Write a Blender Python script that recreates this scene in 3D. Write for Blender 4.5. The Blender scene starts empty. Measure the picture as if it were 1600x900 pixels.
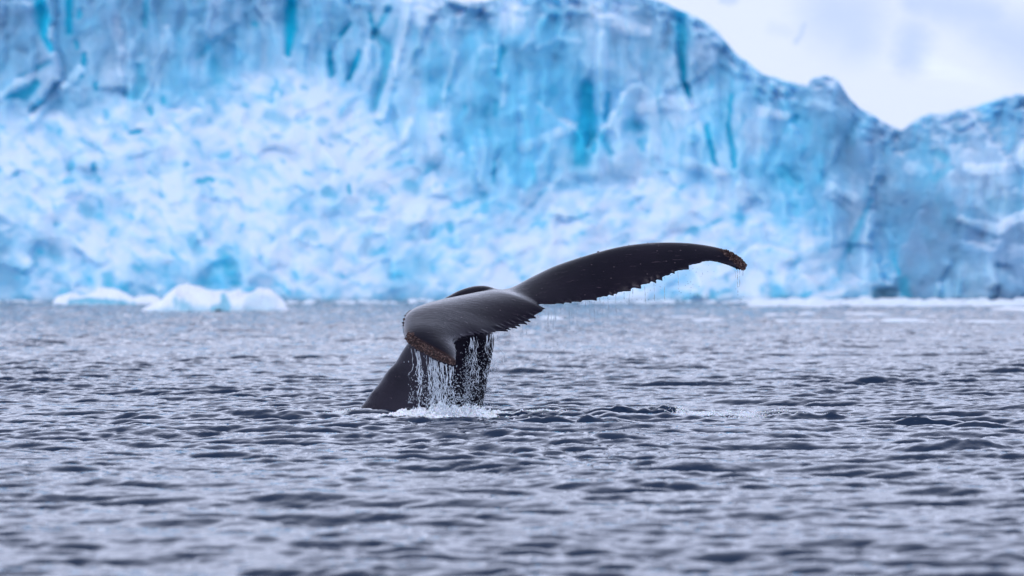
import bpy, bmesh, math, random
import numpy as np
from mathutils import Vector

S = bpy.context.scene
COL = S.collection
R = math.radians

# ------------------------------------------------------------------ camera
F = 5850.0            # focal length in photo pixels (1600 wide)
HC = 1.615            # eye height above the sea
YH = 440.0            # horizon row
cam_d = bpy.data.cameras.new('camera')
cam = bpy.data.objects.new('camera', cam_d)
COL.objects.link(cam)
cam.location = (0, 0, HC)
cam.rotation_euler = (R(90) - math.atan(10.0 / F), 0, 0)
cam_d.sensor_width = 36.0
cam_d.lens = F / 1600.0 * 36.0
cam_d.clip_start = 0.5
cam_d.clip_end = 20000
cam_d.dof.use_dof = True
cam_d.dof.focus_distance = 43.6
cam_d.dof.aperture_fstop = 1.85
S.camera = cam

# ------------------------------------------------------------------ world, sun, exposure
SUN_EL, SUN_AZ = R(52), R(215)      # azimuth measured clockwise from +Y
w = bpy.data.worlds.new('World'); S.world = w; w.use_nodes = True
nt = w.node_tree; nt.nodes.clear()
out = nt.nodes.new('ShaderNodeOutputWorld')
bg = nt.nodes.new('ShaderNodeBackground'); bg.inputs['Strength'].default_value = 0.10
sky = nt.nodes.new('ShaderNodeTexSky'); sky.sky_type = 'NISHITA'; sky.sun_disc = False
sky.sun_elevation = SUN_EL; sky.sun_rotation = SUN_AZ; sky.altitude = 0; sky.air_density = 1.0; sky.dust_density = 2.5
# overcast deck laid over the clear sky: soft cloud texture, brighter towards the horizon
tc = nt.nodes.new('ShaderNodeTexCoord')
mp = nt.nodes.new('ShaderNodeMapping'); mp.inputs['Scale'].default_value = (1, 1, 2.5)
nz = nt.nodes.new('ShaderNodeTexNoise'); nz.inputs['Scale'].default_value = 2.2; nz.inputs['Detail'].default_value = 5
rp = nt.nodes.new('ShaderNodeValToRGB')
rp.color_ramp.elements[0].position = 0.3; rp.color_ramp.elements[0].color = (0.57, 0.64, 0.90, 1)
rp.color_ramp.elements[1].position = 0.7; rp.color_ramp.elements[1].color = (0.78, 0.84, 1.055, 1)
sc = nt.nodes.new('ShaderNodeVectorMath'); sc.operation = 'SCALE'
sx = nt.nodes.new('ShaderNodeSeparateXYZ'); el = nt.nodes.new('ShaderNodeMapRange')      # low band brightened, zenith dimmed: gradient added to light cliff and water
el.inputs[1].default_value = 0.12; el.inputs[2].default_value = 0.85; el.inputs[3].default_value = 25.0; el.inputs[4].default_value = 4.6; el.interpolation_type = 'SMOOTHSTEP'
nt.links.new(tc.outputs['Generated'], sx.inputs[0]) ; nt.links.new(sx.outputs[2], el.inputs[0]); nt.links.new(el.outputs[0], sc.inputs['Scale'])
mx = nt.nodes.new('ShaderNodeMix'); mx.data_type = 'RGBA'; mx.inputs['Factor'].default_value = 0.88
L = nt.links.new
L(tc.outputs['Generated'], mp.inputs[0]); L(mp.outputs[0], nz.inputs['Vector']); L(nz.outputs['Fac'], rp.inputs[0])
L(rp.outputs[0], sc.inputs[0]); L(sky.outputs[0], mx.inputs[6]); L(sc.outputs[0], mx.inputs[7])
L(mx.outputs[2], bg.inputs['Color']); L(bg.outputs[0], out.inputs[0])

sd = bpy.data.lights.new('sun', 'SUN'); so = bpy.data.objects.new('sun', sd); COL.objects.link(so)
sd.energy = 0.5; sd.angle = R(25); sd.color = (1.0, 0.98, 0.95)
dirv = Vector((math.sin(SUN_AZ) * math.cos(SUN_EL), math.cos(SUN_AZ) * math.cos(SUN_EL), math.sin(SUN_EL)))
so.rotation_euler = dirv.to_track_quat('Z', 'Y').to_euler(); so.location = dirv * 50

S.view_settings.view_transform = 'Standard'; S.view_settings.look = 'None'
S.view_settings.gamma = 1.0; S.view_settings.exposure = 0.2; S.view_settings.use_curve_mapping = False
S.cycles.use_denoising = True
S.cycles.max_bounces = 6; S.cycles.transparent_max_bounces = 8
S.cycles.caustics_reflective = False; S.cycles.caustics_refractive = False

# ------------------------------------------------------------------ helpers
def P(px, py, d):
    px = np.asarray(px, float); py = np.asarray(py, float); d = np.asarray(d, float)
    return np.stack(np.broadcast_arrays((px - 800) / F * d, d, HC - (py - YH) / F * d), -1)

def smooth(a, b, x):
    t = np.clip((x - a) / (b - a), 0, 1); return t * t * (3 - 2 * t)

def _h(ix, iy, seed):
    n = (ix.astype(np.int64) * 374761393 + iy.astype(np.int64) * 668265263 + seed * 974634777) & 0x7fffffff
    n = ((n ^ (n >> 13)) * 1274126177) & 0x7fffffff
    n = ((n ^ (n >> 16)) * 668265263) & 0x7fffffff
    return ((n ^ (n >> 15)) & 0xffffff) / float(0xffffff)

def vnoise(x, y, seed=0):
    ix = np.floor(x); iy = np.floor(y); fx = x - ix; fy = y - iy
    a = _h(ix, iy, seed) * 6.2832; b = _h(ix + 1, iy, seed) * 6.2832
    c = _h(ix, iy + 1, seed) * 6.2832; d = _h(ix + 1, iy + 1, seed) * 6.2832
    g = lambda an, dx, dy: np.cos(an) * dx + np.sin(an) * dy
    ux = fx * fx * fx * (fx * (fx * 6 - 15) + 10); uy = fy * fy * fy * (fy * (fy * 6 - 15) + 10)
    n0 = g(a, fx, fy) * (1 - ux) + g(b, fx - 1, fy) * ux
    n1 = g(c, fx, fy - 1) * (1 - ux) + g(d, fx - 1, fy - 1) * ux
    return (n0 * (1 - uy) + n1 * uy) * 1.5

def fbm(x, y, oct=4, seed=0, gain=0.5):
    s = 0; a = 1.0; t = 0
    for i in range(oct):
        s = s + a * vnoise(x * 2 ** i + 17.3 * i, y * 2 ** i - 9.1 * i, seed + i); t += a; a *= gain
    return s / t * 1.6

def cells(x, y, seed=0, tilt=1.0):
    """faceted blocks: every cell is its own tilted plane; returns (offset, edge distance)"""
    ix = np.floor(x); iy = np.floor(y)
    best = np.full(x.shape, 9.0); sec = np.full(x.shape, 9.0); val = np.zeros(x.shape)
    for dx in (-1, 0, 1):
        for dy in (-1, 0, 1):
            cx = ix + dx; cy = iy + dy
            sx = cx + _h(cx, cy, seed); sy = cy + _h(cx, cy, seed + 7)
            ex = x - sx; ey = y - sy; d = np.hypot(ex, ey)
            v = (_h(cx, cy, seed + 11) - 0.5) + tilt * (ex * (_h(cx, cy, seed + 13) - 0.5) + ey * (_h(cx, cy, seed + 17) - 0.5)) * 2
            m = d < best
            sec = np.where(m, best, np.minimum(sec, d)); val = np.where(m, v, val); best = np.where(m, d, best)
    return val, sec - best

def link(name, me, parent=None):
    o = bpy.data.objects.new(name, me); COL.objects.link(o)
    if parent: o.parent = parent
    return o

def mesh_np(name, verts, quads, smooth_=True, tris=None):
    me = bpy.data.meshes.new(name)
    verts = np.asarray(verts, np.float32).reshape(-1, 3)
    me.vertices.add(len(verts)); me.vertices.foreach_set('co', verts.ravel())
    q = np.asarray(quads, np.int32).reshape(-1, quads.shape[-1]) if quads is not None else None
    k = q.shape[1]
    me.loops.add(q.size); me.loops.foreach_set('vertex_index', q.ravel())
    me.polygons.add(len(q)); me.polygons.foreach_set('loop_start', np.arange(0, q.size, k, dtype=np.int32))
    me.polygons.foreach_set('loop_total', np.full(len(q), k, np.int32))
    me.polygons.foreach_set('use_smooth', np.full(len(q), smooth_, bool))
    me.update(calc_edges=True); me.validate()
    return me

def grid_quads(nr, nc, closed=False):
    i = np.arange(nr * nc).reshape(nr, nc)
    if closed:
        j = np.concatenate([i, i[:, :1]], 1)
    else:
        j = i
    return np.stack([j[:-1, :-1], j[:-1, 1:], j[1:, 1:], j[1:, :-1]], -1).reshape(-1, 4)

def attr(me, name, vals):
    a = me.attributes.new(name, 'FLOAT', 'POINT'); a.data.foreach_set('value', np.asarray(vals, np.float32).ravel())

def tag(o, label=None, cat=None, group=None, kind=None):
    if label: o['label'] = label
    if cat: o['category'] = cat
    if group: o['group'] = group
    if kind: o['kind'] = kind
    return o

def mat(name, base=(0.5, 0.5, 0.5), rough=0.5, ior=1.45, **kw):
    m = bpy.data.materials.new(name); m.use_nodes = True
    b = m.node_tree.nodes['Principled BSDF']
    b.inputs['Base Color'].default_value = (*base, 1); b.inputs['Roughness'].default_value = rough
    b.inputs['IOR'].default_value = ior
    for k, v in kw.items(): b.inputs[k.replace('_', ' ')].default_value = v
    return m, m.node_tree, b

def N(t, typ, **kw):
    n = t.nodes.new(typ)
    for k, v in kw.items():
        if hasattr(n, k): setattr(n, k, v)
        else: n.inputs[k.replace('_', ' ')].default_value = v
    return n

# ------------------------------------------------------------------ sea
def fft_tile(n, Lm, lmin, lmax, peak, spread, theta, seed):
    """tileable wind-wave height field + horizontal chop, unit rms slope"""
    rng = np.random.default_rng(seed)
    k1 = np.fft.fftfreq(n, Lm / n) * 2 * np.pi
    kx, ky = np.meshgrid(k1, k1); k = np.hypot(kx, ky); k[0, 0] = 1e-6
    kp = 2 * np.pi / peak
    amp = k ** -2.0 * np.exp(-0.6 * (kp / k) ** 2)
    amp *= ((k > 2 * np.pi / lmax) & (k < 2 * np.pi / lmin))
    ang = np.arctan2(ky, kx) - theta
    amp *= (np.abs(np.cos(ang)) ** spread + 0.05)
    amp[0, 0] = 0
    h = (rng.normal(size=(n, n)) + 1j * rng.normal(size=(n, n))) * amp
    hz = np.fft.ifft2(h).real
    gx = np.fft.ifft2(1j * kx * h).real; gy = np.fft.ifft2(1j * ky * h).real
    dx = np.fft.ifft2(-1j * kx / k * h).real; dy = np.fft.ifft2(-1j * ky / k * h).real
    s = 1 / np.sqrt((gx ** 2 + gy ** 2).mean())
    return hz * s, dx * s, dy * s

def sample(tile, x, y, Lm):
    n = tile.shape[0]
    u = (x / Lm * n) % n; v = (y / Lm * n) % n
    i = np.floor(u).astype(int) % n; j = np.floor(v).astype(int) % n; fu = u - np.floor(u); fv = v - np.floor(v)
    i1 = (i + 1) % n; j1 = (j + 1) % n
    return (tile[j, i] * (1 - fu) + tile[j, i1] * fu) * (1 - fv) + (tile[j1, i] * (1 - fu) + tile[j1, i1] * fu) * fv

TC = fft_tile(512, 83.0, 0.9, 14.0, 3.2, 4.0, R(80), 9)
def sea_point(px, py):
    d = HC * F / (py - YH); return ((px - 800) / F * d, d)

TA = fft_tile(1024, 47.0, 0.19, 7.0, 0.95, 5.0, R(82), 3)
TB = fft_tile(1024, 23.0, 0.09, 1.2, 0.26, 3.0, R(80), 5)
# extra swells and wavelets round the tail: (px, py, half length m, half depth m, height m)
BUMPS = [(840, 662, .55, .13, .06), (932, 664, .30, .13, .12), (905, 660, .5, .12, .04), (985, 651, .55, .14, .11), (1030, 647, .38, .15, .11), (1270, 653, .42, .11, .07),
         (1425, 664, .5, .15, .075), (1530, 667, .35, .10, .05), (1400, 600, .6, .3, .03), (1510, 702, .4, .15, .06), (1470, 688, .5, .14, .03), (600, 662, .7, .3, .03),
         (780, 662, .3, .2, .03), (430, 657, 1.0, .2, .04)]
CHOP = [(950, 655, 1.3, .7, 1.1), (1450, 665, 1.0, .7, .4), (700, 662, 1.0, .8, .3), (1270, 652, .6, .6, .3)]

def sea_disp(x, y, cell):
    fa = np.clip(1.0 - (cell - 1.2) / 3.0, 0.0, 1)
    gust = 1.0 + 0.5 * fbm(x / 5.0, y / 16.0, 4, 71)
    for (px, py, hx, hy, aa) in CHOP:
        bx, by = sea_point(px, py); gust = gust + aa * np.exp(-((x - bx) / hx) ** 2 - ((y - by) / hy) ** 2)
    sa, sb = 0.205 * gust * fa, 0.22 * gust * np.clip(1.0 - (cell - .3) / 1.5, 0, 1)
    c, s = math.cos(-0.3), math.sin(-0.3)
    xb, yb = c * x - s * y + 5, s * x + c * y + 11
    z = sa * sample(TA[0], x, y, 47.0) + sb * sample(TB[0], xb, yb, 23.0)
    z = z + 0.065 * fa * sample(TC[0], x + 3, y, 83.0)
    ch = 1.12
    dxb, dyb = sample(TB[1], xb, yb, 23.0), sample(TB[2], xb, yb, 23.0)
    dx = ch * (sa * sample(TA[1], x, y, 47.0) + sb * (c * dxb + s * dyb))
    dy = ch * (sa * sample(TA[2], x, y, 47.0) + sb * (-s * dxb + c * dyb))
    z = z + 0.02 * np.sin(x * .35 + y * .5) * fa
    for (px, py, hx, hy, hh) in BUMPS:
        bx, by = sea_point(px, py)
        rx = (x - bx) / hx; ry = (y - by) / hy
        rr = rx * rx + ry * ry * np.where(ry < 0, 1.6, 0.8)
        z = z + 1.35 * hh * np.exp(-rr) * (1 + 0.6 * np.where(rr < 6, fbm(x * 3.0, y * 4, 3, 9), 0))
    return dx, dy, z

def foam_field(x, y):
    f = np.zeros_like(x)
    for (px, py, hx, hy, a) in [(528, 650, .22, .35, .8), (600, 655, .32, .4, .75), (690, 658, .75, .7, 1.3), (745, 652, .3, .6, .9),
                                (830, 652, .55, .35, .62), (900, 656, .4, .3, .45), (1090, 649, .35, .6, .95), (1150, 650, .5, .5, .75),
                                (1210, 649, .35, .4, .6), (1300, 650, .35, .25, .5), (980, 646, .5, .4, .4), (960, 600, 2.5, 2.0, .30), (1130, 640, 1, 1.5, .35)]:
        bx, by = sea_point(px, py)
        f = np.maximum(f, a * np.exp(-((x - bx) / hx) ** 2 - ((y - by) / hy) ** 2))
    return f

def build_sea():
    rows = [9.0]
    while rows[-1] < 15: rows.append(rows[-1] + 0.15)
    while rows[-1] < 345:
        d = rows[-1]
        rows.append(d + (0.045 if d < 58 else min(0.045 + (d - 58) * 0.0022, 0.30)))
    for e in (380, 450, 600, 900, 1500, 3000, 8000): rows.append(e)
    rows = np.array(rows)
    tl = list(np.linspace(-0.162, 0.162, 860))
    st = 0.0006
    while tl[-1] < 4:
        st *= 1.06; tl.append(tl[-1] + st); tl.insert(0, -tl[-1])
    tl = np.array(tl)
    Y, T = np.meshgrid(rows, tl, indexing='ij'); X = T * Y
    cell = np.broadcast_to(np.gradient(rows)[:, None], Y.shape)
    cellx = np.abs(np.gradient(tl))[None, :] * Y
    dx, dy, z = sea_disp(X, Y, np.maximum(cell, cellx))
    V = np.stack([X + dx, Y + dy, z], -1)
    nr, nc = Y.shape
    me_q = grid_quads(nr, nc)
    # the open sea behind the camera, same object
    gx = np.linspace(-4 * 9, 4 * 9, 200); gy = np.linspace(-60, 9.02, 200)
    GY, GX = np.meshgrid(gy, gx, indexing='ij')
    d2x, d2y, z2 = sea_disp(GX, GY, np.full(GX.shape, 0.6))
    fade = smooth(9.0, 8.0, GY) * 1.0
    V2 = np.stack([GX, GY, z2 * fade - 0.004 - 0.05 * (1 - fade) * 0], -1)
    q2 = grid_quads(200, 200) + nr * nc
    # wide flat rim
    rim = np.array([[-8000, -8000, -.12], [8000, -8000, -.12], [8000, 9000, -.12], [-8000, 9000, -.12]], float)
    q3 = np.array([[0, 1, 2, 3]]) + nr * nc + 40000
    verts = np.concatenate([V.reshape(-1, 3), V2.reshape(-1, 3), rim])
    me = mesh_np('sea', verts, np.concatenate([me_q, q2, q3]))
    f = np.concatenate([foam_field(X, Y).ravel(), np.zeros(40004)])
    attr(me, 'foam', f)
    attr(me, 'far', np.concatenate([smooth(60, 150, Y).ravel(), np.zeros(40004)]))
    o = link('water', me); tag(o, 'rippled slate blue sea water', kind='structure')

    m, t, b = mat('sea_water', (0.010, 0.024, 0.054), 0.025, 1.333)
    g = N(t, 'ShaderNodeNewGeometry')
    mp1 = N(t, 'ShaderNodeMapping'); mp1.inputs['Scale'].default_value = (1.0, 0.8, 1)
    n1 = N(t, 'ShaderNodeTexNoise', Scale=6.5, Detail=4.0, Roughness=0.55)
    n2 = N(t, 'ShaderNodeTexNoise', Scale=1.1, Detail=2.0)
    mul = N(t, 'ShaderNodeMapRange'); mul.inputs[1].default_value = .3; mul.inputs[2].default_value = .7; mul.inputs[3].default_value = .35; mul.inputs[4].default_value = 1.0
    bp = N(t, 'ShaderNodeBump', Distance=0.019)
    t.links.new(g.outputs['Position'], mp1.inputs[0]); t.links.new(mp1.outputs[0], n1.inputs['Vector']); t.links.new(mp1.outputs[0], n2.inputs['Vector'])
    t.links.new(n2.outputs['Fac'], mul.inputs[0]); t.links.new(mul.outputs[0], bp.inputs['Strength'])
    t.links.new(n1.outputs['Fac'], bp.inputs['Height']); nf = N(t, 'ShaderNodeTexNoise', Scale=1.7, Detail=4.0, Roughness=0.6); af = N(t, 'ShaderNodeAttribute', attribute_name='far')
    bf = N(t, 'ShaderNodeBump', Distance=0.22); t.links.new(mp1.outputs[0], nf.inputs['Vector']); t.links.new(nf.outputs['Fac'], bf.inputs['Height']); t.links.new(af.outputs['Fac'], bf.inputs['Strength'])
    t.links.new(bp.outputs[0], bf.inputs['Normal']); t.links.new(bf.outputs[0], b.inputs['Normal'])
    # foam lace: noise thresholded by the foam attribute
    at = N(t, 'ShaderNodeAttribute', attribute_name='foam')
    n3 = N(t, 'ShaderNodeTexNoise', Scale=9.0, Detail=7.0, Roughness=0.7, Distortion=0.8)
    ad = N(t, 'ShaderNodeMath', operation='ADD'); mr = N(t, 'ShaderNodeMapRange'); mr.inputs[1].default_value = 0.98; mr.inputs[2].default_value = 1.22
    t.links.new(mp1.outputs[0], n3.inputs['Vector']); t.links.new(at.outputs['Fac'], ad.inputs[0]); t.links.new(n3.outputs['Fac'], ad.inputs[1]); t.links.new(ad.outputs[0], mr.inputs[0])
    mc = N(t, 'ShaderNodeMix', data_type='RGBA'); mc.inputs[6].default_value = (0.010, 0.024, 0.054, 1); mc.inputs[7].default_value = (0.78, 0.82, 0.86, 1)
    t.links.new(mr.outputs[0], mc.inputs[0]); t.links.new(mc.outputs[2], b.inputs['Base Color'])
    mr2 = N(t, 'ShaderNodeMapRange'); mr2.inputs[3].default_value = 0.025; mr2.inputs[4].default_value = 0.6
    t.links.new(mr.outputs[0], mr2.inputs[0]); t.links.new(mr2.outputs[0], b.inputs['Roughness'])
    me.materials.append(m)
    return o

build_sea()

# ------------------------------------------------------------------ glacier front
SKX = [-1500, -200, 300, 540, 640, 690, 720, 762, 790, 1000, 1030, 1060, 1100, 1120, 1150, 1190, 1230, 1262, 1270, 1290, 1310, 1325, 1345, 1370, 1390,
       1410, 1420, 1440, 1455, 1480, 1500, 1530, 1570, 1600, 1700, 2000, 3000]
SKY = [-70, -50, -45, -30, -12, -3, 3, 4, -7, -7, 1, 15, 34, 48, 85, 115, 129, 136, 124, 118, 127, 150, 172, 184, 198,
       206, 198, 186, 179, 180, 173, 168, 152, 149, 140, 100, 40]
RTX = [-1500, 0, 100, 200, 280, 330, 400, 480, 560, 600, 700, 800, 900, 1000, 1100, 1150, 1250, 1330, 1400, 1500, 3000]
RTY = [210, 190, 170, 160, 150, 130, 98, 118, 150, 190, 280, 312, 275, 265, 285, 320, 345, 405, 480, 500, 500]
# colour survey of the ice: px, py, share of white snow, share of grey-blue tone (the rest is cyan ice)
ROWS = {
 20: [(0,.1,.7),(100,.2,.6),(200,.15,.65),(300,.3,.6),(400,.3,.6),(500,.35,.4),(560,.3,.5),(640,.6,.2),(700,.35,.6),(750,.3,.65),(792,.9,.1),(850,.3,.6),(900,.4,.5),(950,.7,.2),(1000,.35,.6),(1060,.2,.5),(1100,.35,.5)],
 80: [(0,.1,.6),(100,.25,.5),(200,.25,.6),(300,.25,.4),(400,.35,.3),(480,.4,.3),(550,.3,.3),(640,.35,.1),(700,.2,.15),(760,.2,.3),(800,.1,.3),(870,.25,.25),(930,.4,.3),(1000,.25,.6),(1040,.3,.5),(1100,.25,.5),(1150,.3,.6)],
 140: [(0,.3,.3),(100,.3,.4),(200,.4,.3),(300,.2,.15),(345,.3,.1),(400,.65,0),(480,.8,0),(560,.45,0),(620,.4,0),(700,.15,0),(800,.1,.1),(880,.1,.1),(950,.3,.2),(1000,.4,.1),(1050,.5,.1),(1100,.3,.1),(1150,.4,.25),(1200,.3,.45),(1300,.15,.7)],
 200: [(0,.7,0),(100,.5,.2),(200,.7,0),(300,.75,0),(400,.95,0),(500,.95,0),(570,.7,0),(650,.35,0),(750,.1,0),(850,.05,0),(900,0,0),(960,.2,0),(1040,.5,0),(1100,.4,0),(1180,.5,.1),(1250,.15,.2),(1320,.1,.5),(1400,.1,.85),(1450,.3,.6),(1550,.3,.6),(1600,.2,.7)],
 260: [(0,.85,0),(100,.6,0),(200,.75,0),(300,.75,0),(400,.7,0),(500,.95,0),(570,1,0),(650,.5,0),(750,.2,0),(850,.1,0),(920,.3,0),(1000,.6,0),(1060,.5,0),(1120,.4,0),(1200,.2,.1),(1250,.1,.15),(1330,.1,.7),(1400,.15,.7),(1430,.5,.3),(1500,.3,.6),(1560,.5,.4),(1600,.5,.4)],
 320: [(0,.6,.1),(80,.75,0),(150,.65,0),(250,.85,0),(330,.65,0),(400,.85,0),(450,.5,0),(530,.6,0),(600,.85,0),(680,.95,0),(720,.4,0),(760,.4,0),(850,.6,0),(950,.75,0),(1030,.85,0),(1100,.7,0),(1170,.5,0),(1230,.3,.1),(1300,.3,.4),(1350,.3,.5),(1420,.1,.9),(1500,.2,.6),(1550,.7,.2),(1600,.5,.4)],
 380: [(0,.2,.6),(50,.6,.1),(120,.8,0),(200,.8,0),(260,.7,0),(300,.5,0),(350,.45,0),(420,.85,0),(500,.65,0),(580,.7,0),(640,.5,0),(700,.5,0),(780,.7,0),(850,.85,0),(950,.85,0),(1030,.9,0),(1100,.8,0),(1180,.6,0),(1250,.6,0),(1300,.5,.3),(1360,.3,.5),(1450,.1,.8),(1520,.05,.95),(1600,0,.95)],
 430: [(0,.1,.6),(60,.4,.3),(120,.55,0),(180,.5,.1),(230,.4,.2),(300,.4,.1),(350,0,0),(400,.6,.1),(470,.9,0),(540,.7,0),(620,.5,0),(700,.7,0),(800,.85,0),(900,.85,0),(1000,.85,0),(1100,.75,0),(1180,.75,0),(1250,.9,0),(1320,.5,.2),(1380,.2,.3),(1450,.2,.7),(1520,.4,.4),(1600,.1,.8)],
 466: [(0,.1,.6),(100,.1,.6),(200,.1,.6),(300,.2,.5),(400,.3,.4),(500,.3,.4),(600,.2,.5),(700,.3,.4),(900,.6,.1),(1050,.3,.2),(1120,.5,.1),(1180,.7,0),(1230,.2,.5),(1280,.6,.2),(1350,.5,.2),(1400,0,.9),(1500,.3,.6),(1600,0,1)],
}
# crevasses and blue hollows: points (px, py), half widths, recess depth m, blue strength
CREV = [
 ([(455,-30),(455,0),(454,45),(450,86)], [10,9,11,4], 5, 1.0),
 ([(548,36),(530,58),(516,84),(517,118)], [3,4,6,5], 3, .9),
 ([(561,82),(553,105),(545,124)], [4,6,4], 3, .95),
 ([(579,22),(584,50),(582,62)], [3,4,4], 2, .8),
 ([(608,14),(596,34),(586,52)], [6,5,4], 2.5, .7),
 ([(588,52),(604,72),(604,105),(596,150),(588,170)], [6,9,9,14,10], 4, .62),
 ([(785,78),(780,95),(778,118)], [7,3,4], 2, .7),
 ([(1063,24),(1066,60),(1066,92),(1070,130),(1082,163)], [11,10,8,5,3], 5, .75),
 ([(1066,92),(1070,130),(1081,163)], [5,5,3.5], 2, 1.0),
 ([(918,138),(918,180),(910,215),(908,248)], [13,15,19,16], 4, .85),
 ([(924,150),(927,235)], [5,5], 2, .8),
 ([(949,150),(946,188)], [6,4], 2, .7), ([(940,214),(955,240)], [7,6], 2, .7), ([(985,195),(1000,200)], [12,9], 2, .55), ([(1000,222),(1003,232)], [5,5], 1, .6),
 ([(1103,198),(1113,238),(1118,264)], [5,5,4], 2.5, .9), ([(1143,148),(1138,195),(1146,240),(1147,264)], [4,4,6,3], 3, .85), ([(1162,180),(1158,200)], [3,3], 1, .4),
 ([(62,-30),(62,0),(68,30),(68,55),(80,78)], [9,10,13,6,5], 4, .95), ([(106,-30),(108,0),(108,50)], [7,6,6], 3, .95), ([(125,18),(124,26)], [4,4], 1.5, .8),
 ([(119,66),(121,74)], [3,3], 1, .8), ([(131,86),(131,100),(127,120)], [4,5,4], 2, .9), ([(149,132),(150,140)], [5,4], 1.5, .8),
 ([(76,98),(60,106)], [6,5], 1.5, .6), ([(50,118),(34,122)], [7,7], 2, .75), ([(60,128),(42,146),(12,151)], [5,10,4], 2.5, .85), ([(62,160),(50,174)], [6,6], 2, .75),
 ([(229,-20),(228,20),(226,42)], [5,5,4], 2, .55), ([(218,105),(222,130),(212,150),(196,146)], [8,10,9,6], 2.5, .6), ([(255,152),(254,162)], [4,4], 1, .7), ([(234,170),(236,176)], [5,5], 1, .8),
 ([(325,75),(310,88)], [7,6], 1.5, .5), ([(335,100),(340,122)], [14,16], 2, .45), ([(396,38),(402,39)], [4,4], 1, .6),
 ([(204,208),(218,205)], [4,4], 1.5, .85), ([(308,283),(332,281)], [3.5,5], 1.5, .85), ([(112,258),(111,264)], [6,5], 1.5, .7), ([(147,258),(146,266)], [5,5], 1.5, .75),
 ([(24,274),(28,272)], [5,4], 1, .6), ([(290,258),(293,257)], [5,5], 1, .6), ([(352,400),(360,418),(368,440)], [14,15,10], 3, .6), ([(355,414),(362,416)], [7,6], 2, .7), ([(335,420),(320,440)], [12,14], 2, .4),
 ([(300,375),(310,392)], [10,9], 2, .5), ([(168,435),(167,446)], [10,8], 2, .6), ([(85,395),(90,405)], [12,12], 2, .4), ([(130,325),(140,335)], [12,10], 1.5, .4), ([(200,322),(206,324)], [8,8], 1.5, .4),
 ([(545,289),(546,302)], [3,3], 1, .85), ([(510,300),(520,308)], [10,8], 1.5, .5), ([(484,366),(492,370)], [9,8], 1.5, .4), ([(702,350),(703,358)], [7,7], 1.5, .65),
 ([(772,250),(771,284)], [3,3], 1, .7), ([(755,305),(757,330)], [7,8], 1, .45), ([(700,125),(700,140)], [4,4], 1, .5), ([(726,165),(727,170)], [4,4], 1, .6), ([(775,160),(774,180)], [5,5], 1, .5), ([(693,215),(693,220)], [4,4], 1, .6),
 ([(418,180),(436,186),(448,192)], [9,10,9], 1.5, .45), ([(498,192),(508,190)], [7,7], 1, .4), ([(520,212),(540,220)], [7,6], 1, .35), ([(590,192),(592,196)], [5,5], 1, .55), ([(474,136),(478,138)], [5,4], 1, .55),
 ([(640,290),(650,296)], [9,8], 1, .4), ([(575,390),(580,395)], [12,10], 1.2, .35), ([(620,425),(660,420)], [20,22], 1.5, .32),
 ([(1222,268),(1248,290),(1250,302)], [12,10,5], 2, .45), ([(1215,285),(1230,300)], [12,12], 1.5, .3),
 ([(1362,312),(1346,345),(1335,372),(1325,392)], [3,5,7,5], 2, .55), ([(1398,405),(1404,428)], [2.5,3], 1.2, .8), ([(1412,440),(1416,468)], [9,9], 2, .6), ([(1368,452),(1366,465)], [4,4], 1, .6),
 ([(1140,455),(1113,462)], [4,4], 1, .5), ([(1113,455),(1114,468)], [5,5], 1, .7), ([(1210,455),(1222,464)], [12,12], 1.5, .5), ([(1135,432),(1136,440)], [4,4], 1, .5), ([(1192,450),(1192,456)], [6,5],1,.5),
 ([(1465,240),(1478,250)], [9,8], 1.2, .5), ([(1485,262),(1460,278)], [6,6], 1.2, .45), ([(1560,320),(1590,325)], [16,16], 1.2, .35), ([(1246,182),(1240,190)], [5,5], 1, .5), ([(1160,340),(1160,346)], [5,5], 1, .6)]
# raised fins: points, half width, height m, whiteness
FINS = [([(640,-30),(632,30),(624,70),(612,120),(604,150),(594,180)], [7,6,5,5,6,8], 3.2, .75),
        ([(712,80),(702,120),(690,150)], [3,3,4], 1.2, .4), ([(790,120),(785,165)], [3,3], 1, .4), ([(940,60),(938,110),(936,170)], [9,9,7], 2.5, .35),
        ([(1365,330),(1352,380),(1350,440)], [4,5,6], 1.5, .25), ([(640,190),(630,215),(600,240)], [5,6,8], 1.5, .5),
        ([(125,110),(100,135),(75,160),(50,185)], [7,6,5,6], 2.5, .5), ([(50,118),(20,135),(0,150)], [6,5,5], 1.5, .5), ([(580,70),(572,95),(556,125)], [6,7,6], 2, .45),
        ([(525,65),(530,90),(535,118)], [7,9,5], 2, .4), ([(850,30),(835,55),(815,75)], [6,5,4], 1, .3), ([(925,12),(945,30),(985,45),(1010,50)], [6,9,10,6], 1.2, .8),
        ([(1000,170),(1040,160),(1075,165),(1110,150)], [8,10,9,8], 1.8, .45), ([(1070,180),(1085,200)], [12,12], 1.2, .45), ([(895,200),(860,212),(820,230)], [6,6,8], 1.2, .3),
        ([(1500,342),(1530,352),(1560,360),(1580,345),(1605,335)], [4,6,8,6,8], 1.5, .8), ([(1510,262),(1530,268),(1580,262)], [6,8,8], 1.2, .55), ([(1420,262),(1440,268)], [8,8], 1, .6), ([(1575,255),(1600,240)], [9,9], 1, .5),
        ([(1290,288),(1320,302),(1335,310)], [6,6,6], 1, .3), ([(1190,175),(1230,182)], [8,5], 1, .8), ([(1260,160),(1300,168)], [7,7], 1, .4),
        ([(1070,255),(1100,262),(1130,270)],[8,7,6],1,.5), ([(840,75),(870,60),(905,65)],[4,4,4],.8,.5)]

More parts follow.
